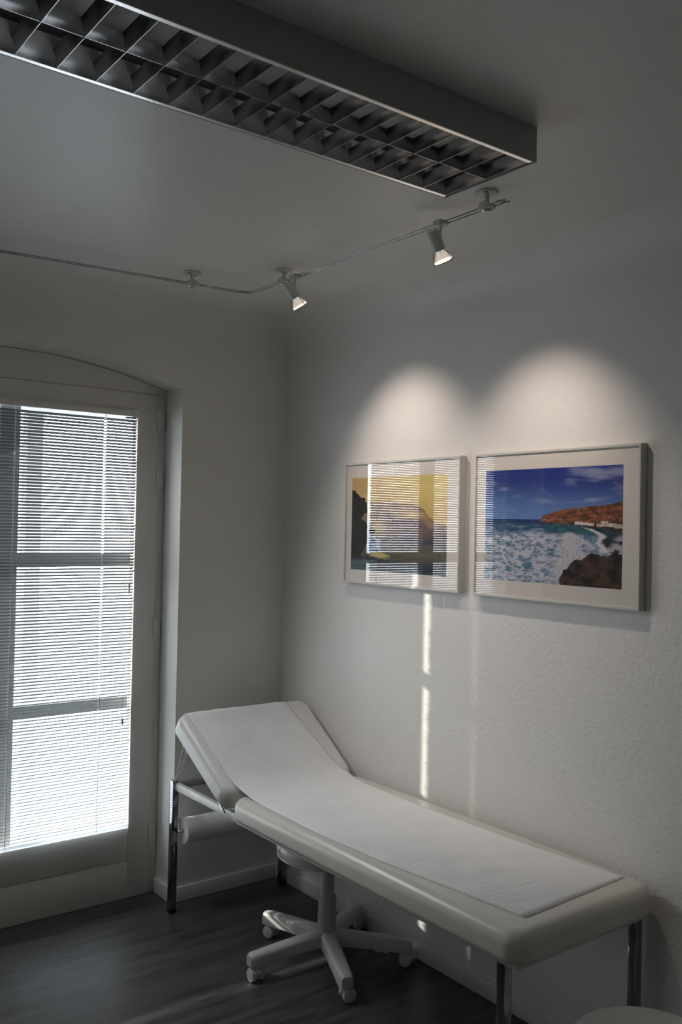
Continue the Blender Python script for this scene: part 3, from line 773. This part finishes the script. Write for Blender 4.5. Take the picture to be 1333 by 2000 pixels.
# ------------------------------------------------------------ rail system with spotlights
RZ = 2.478; HSP = .009
def offs(pts, d):
    out = []
    for i, p in enumerate(pts):
        a = Vector(pts[max(i-1, 0)]); b = Vector(pts[min(i+1, len(pts)-1)]); t_ = (b-a).normalized()
        out.append(Vector(p)+Vector((-t_.y, t_.x, 0))*d)
    return out
pts = [(-.531, -1.800, RZ), (-.531, -1.2, RZ), (-.531, -.60, RZ)]
c0, c1 = Vector((-.531, -.585, RZ)), Vector((-.612, -.522, RZ)); cc = Vector((-.533, -.527, RZ))
for i in range(9):
    t_ = i/8; pts.append(tuple(c0*(1-t_)**2+cc*2*t_*(1-t_)+c1*t_*t_))
pts += [(-.768, -.511, RZ), (-1.437, -.452, RZ), (-2.60, -.350, RZ)]
tr = thing('ceiling_rail', (-.531, -1.2, H), 'twin-rod chrome rail for spotlights, bent at the corner of the ceiling', 'light rail')
for sgn in (-1, 1):
    q = offs(pts, sgn*HSP)
    q = [q[0]+Vector((.012*sgn*-1*0, -.012, .004)), *q]
    MB().tube(q, .0021, 8).build('rod', M['chrome'], tr, 60)
def seg_dir(p, q): return (Vector(q)-Vector(p)).normalized()
for (x, y, dv) in ((-.531, -1.759, Vector((0, 1, 0))), (-.531, -.761, Vector((0, 1, 0))), (-.766, -.509, seg_dir((-1.437, -.452, 0), (-.768, -.511, 0)))):
    mb = MB(); mb.lathe([(.030, -.006), (.032, -.005), (.032, -.001), (.032, 0)], (x, y, H), (0, 0, 1), 28); rose = mb.build('ceiling_mount', M['cream'], tr, 40)
    for a in (.6, .6+PI):
        MB().cyl((x+.021*math.cos(a), y+.021*math.sin(a), H-.0075), (x+.021*math.cos(a), y+.021*math.sin(a), H-.005), .004, seg=10).build('screw', M['black'], rose)
    MB().cyl((x, y, RZ+.008), (x, y, H-.005), .0065, seg=14).build('stem', M['cream'], rose)
    side = Vector((-dv.y, dv.x, 0)); mb = MB()
    rs_ = []
    for d_, hw, z0, z1 in ((-.022, .012, RZ-.004, RZ+.004), (-.016, .015, RZ-.006, RZ+.008), (-.006, .016, RZ-.006, RZ+.013), (.006, .016, RZ-.006, RZ+.013), (.016, .015, RZ-.006, RZ+.008), (.022, .012, RZ-.004, RZ+.004)):
        c = Vector((x, y, 0))+dv*d_
        rs_.append([c+side*-hw+Vector((0, 0, z0)), c+side*hw+Vector((0, 0, z0)), c+side*hw+Vector((0, 0, z1)), c+side*-hw+Vector((0, 0, z1))])
    mb.rings(rs_); mb.build('clamp', M['cream'], rose, 25)
    MB().lathe([(.0, -.013), (.011, -.013), (.013, -.011), (.013, -.006)], (x, y, RZ), (0, 0, 1), 20).build('clamp_knob', M['steel'], rose)
mb = MB()
for sgn in (-1, 1):
    a = Vector((-.531+sgn*HSP, -1.80, RZ)); mb.tube([a, a+Vector((.002, -.012, .002)), a+Vector((.010, -.020, .004)), a+Vector((.018, -.018, .006))], .0024, 8)
mb.build('rod_end', M['chrome'], tr, 60)
q = offs(pts, HSP); 
mb = MB(); a = Vector((-.700, -.5165, RZ)); d_ = seg_dir((-.612, -.522, 0), (-.768, -.511, 0)); s_ = Vector((-d_.y, d_.x, 0))
for sg in (-1, 1): mb.cyl(a+s_*sg*HSP-d_*.012, a+s_*sg*HSP+d_*.012, .0032, seg=10)
mb.build('rod_joint', M['steel'], tr)

def spot(y, aim, joint_y, label, energy, barrel_L=.060):
    x = -.531
    t = thing('spotlight', (x, y, RZ), label, 'spotlight', 'spotlights on the ceiling rail')
    mb = MB(); mb.box((x-.017, y-.016, RZ-.006), (x+.017, y+.016, RZ+.010), .003); mb.box((x-.013, y-.022, RZ-.004), (x+.013, y+.022, RZ+.005), .002); ad = mb.build('adapter', M['cream'], t)
    mb = MB(); mb.cyl((x, y, RZ-.006), (x-.002, y, RZ-.036), .0040, seg=10); mb.ball((x-.002, y, RZ-.038), .0055, 10); mb.build('stem', M['barrel'], t)
    pv = Vector((x-.016, y+.008, RZ-.040))
    d = (Vector(aim)-pv).normalized()
    top = pv-d*.022
    mb = MB(); mb.lathe([(.0, 0), (.0165, .0), (.0185, .002), (.0190, .010), (.0190, barrel_L), (.0175, barrel_L+.001)], top, d, 28); mb.build('barrel', M['barrel'], t, 30)
    g0 = top+d*(barrel_L-.002)
    mb = MB(); mb.lathe([(.0145, .002), (.0180, .010), (.0240, .020), (.0275, .028), (.0295, .034), (.0295, .038), (.0283, .038), (.0283, .034), (.0262, .028), (.0228, .020), (.0168, .010), (.0135, .002)], g0, d, 32, False, False)
    mb.build('reflector', M['rglass'], t, 40)
    mb = MB(); mb.lathe([(.0, .0345), (.0268, .0335), (.0275, .035), (.0268, .0362), (.0, .0380)], g0, d, 32); mb.build('lens', M['lens'], t, 50)
    mb = MB(); mb.lathe([(.0015, .002), (.004, .004), (.004, .018), (.0025, .022), (.0, .0225)], g0, d, 12); tag(mb.build('bulb', M['bulb'], t), 'glowing capsule')
    ux = d.cross(Vector((0, 0, 1))).normalized(); uy = d.cross(ux)
    mb = MB(); n = 32
    mb.tube([g0+d*.0365+(ux*math.cos(2*PI*k/n)+uy*math.sin(2*PI*k/n))*.0315 for k in range(n+1)], .0011, 6)
    for a in (0, PI*.67, PI*1.33):
        u_ = ux*math.cos(a)+uy*math.sin(a); mb.tube([g0-d*.001+u_*.0185, g0+d*.018+u_*.0262, g0+d*.0365+u_*.0322, g0+d*.041+u_*.0305], .0010, 6)
    mb.build('wire_ring', M['chrome'], t, 60)
    l = bpy.data.lights.new('spot_beam', 'SPOT'); l.energy = energy; l.spot_size = math.radians(80); l.spot_blend = 1.0; l.color = (1.0, .82, .72); l.shadow_soft_size = .018
    o = bpy.data.objects.new('spot_beam', l); COL.objects.link(o); o.parent = t
    pos = g0+d*.045; o.location = pos-Vector(t.location); o.rotation_euler = d.to_track_quat('-Z', 'Y').to_euler()
    return t
spot(-.835, (0, -.87, 1.70), 0, 'small reflector spotlight near the bend of the rail, lit', 14.0)
spot(-1.578, (0, -1.53, 1.63), 0, 'small reflector spotlight near the rail end by the ceiling light, lit', 14.0)
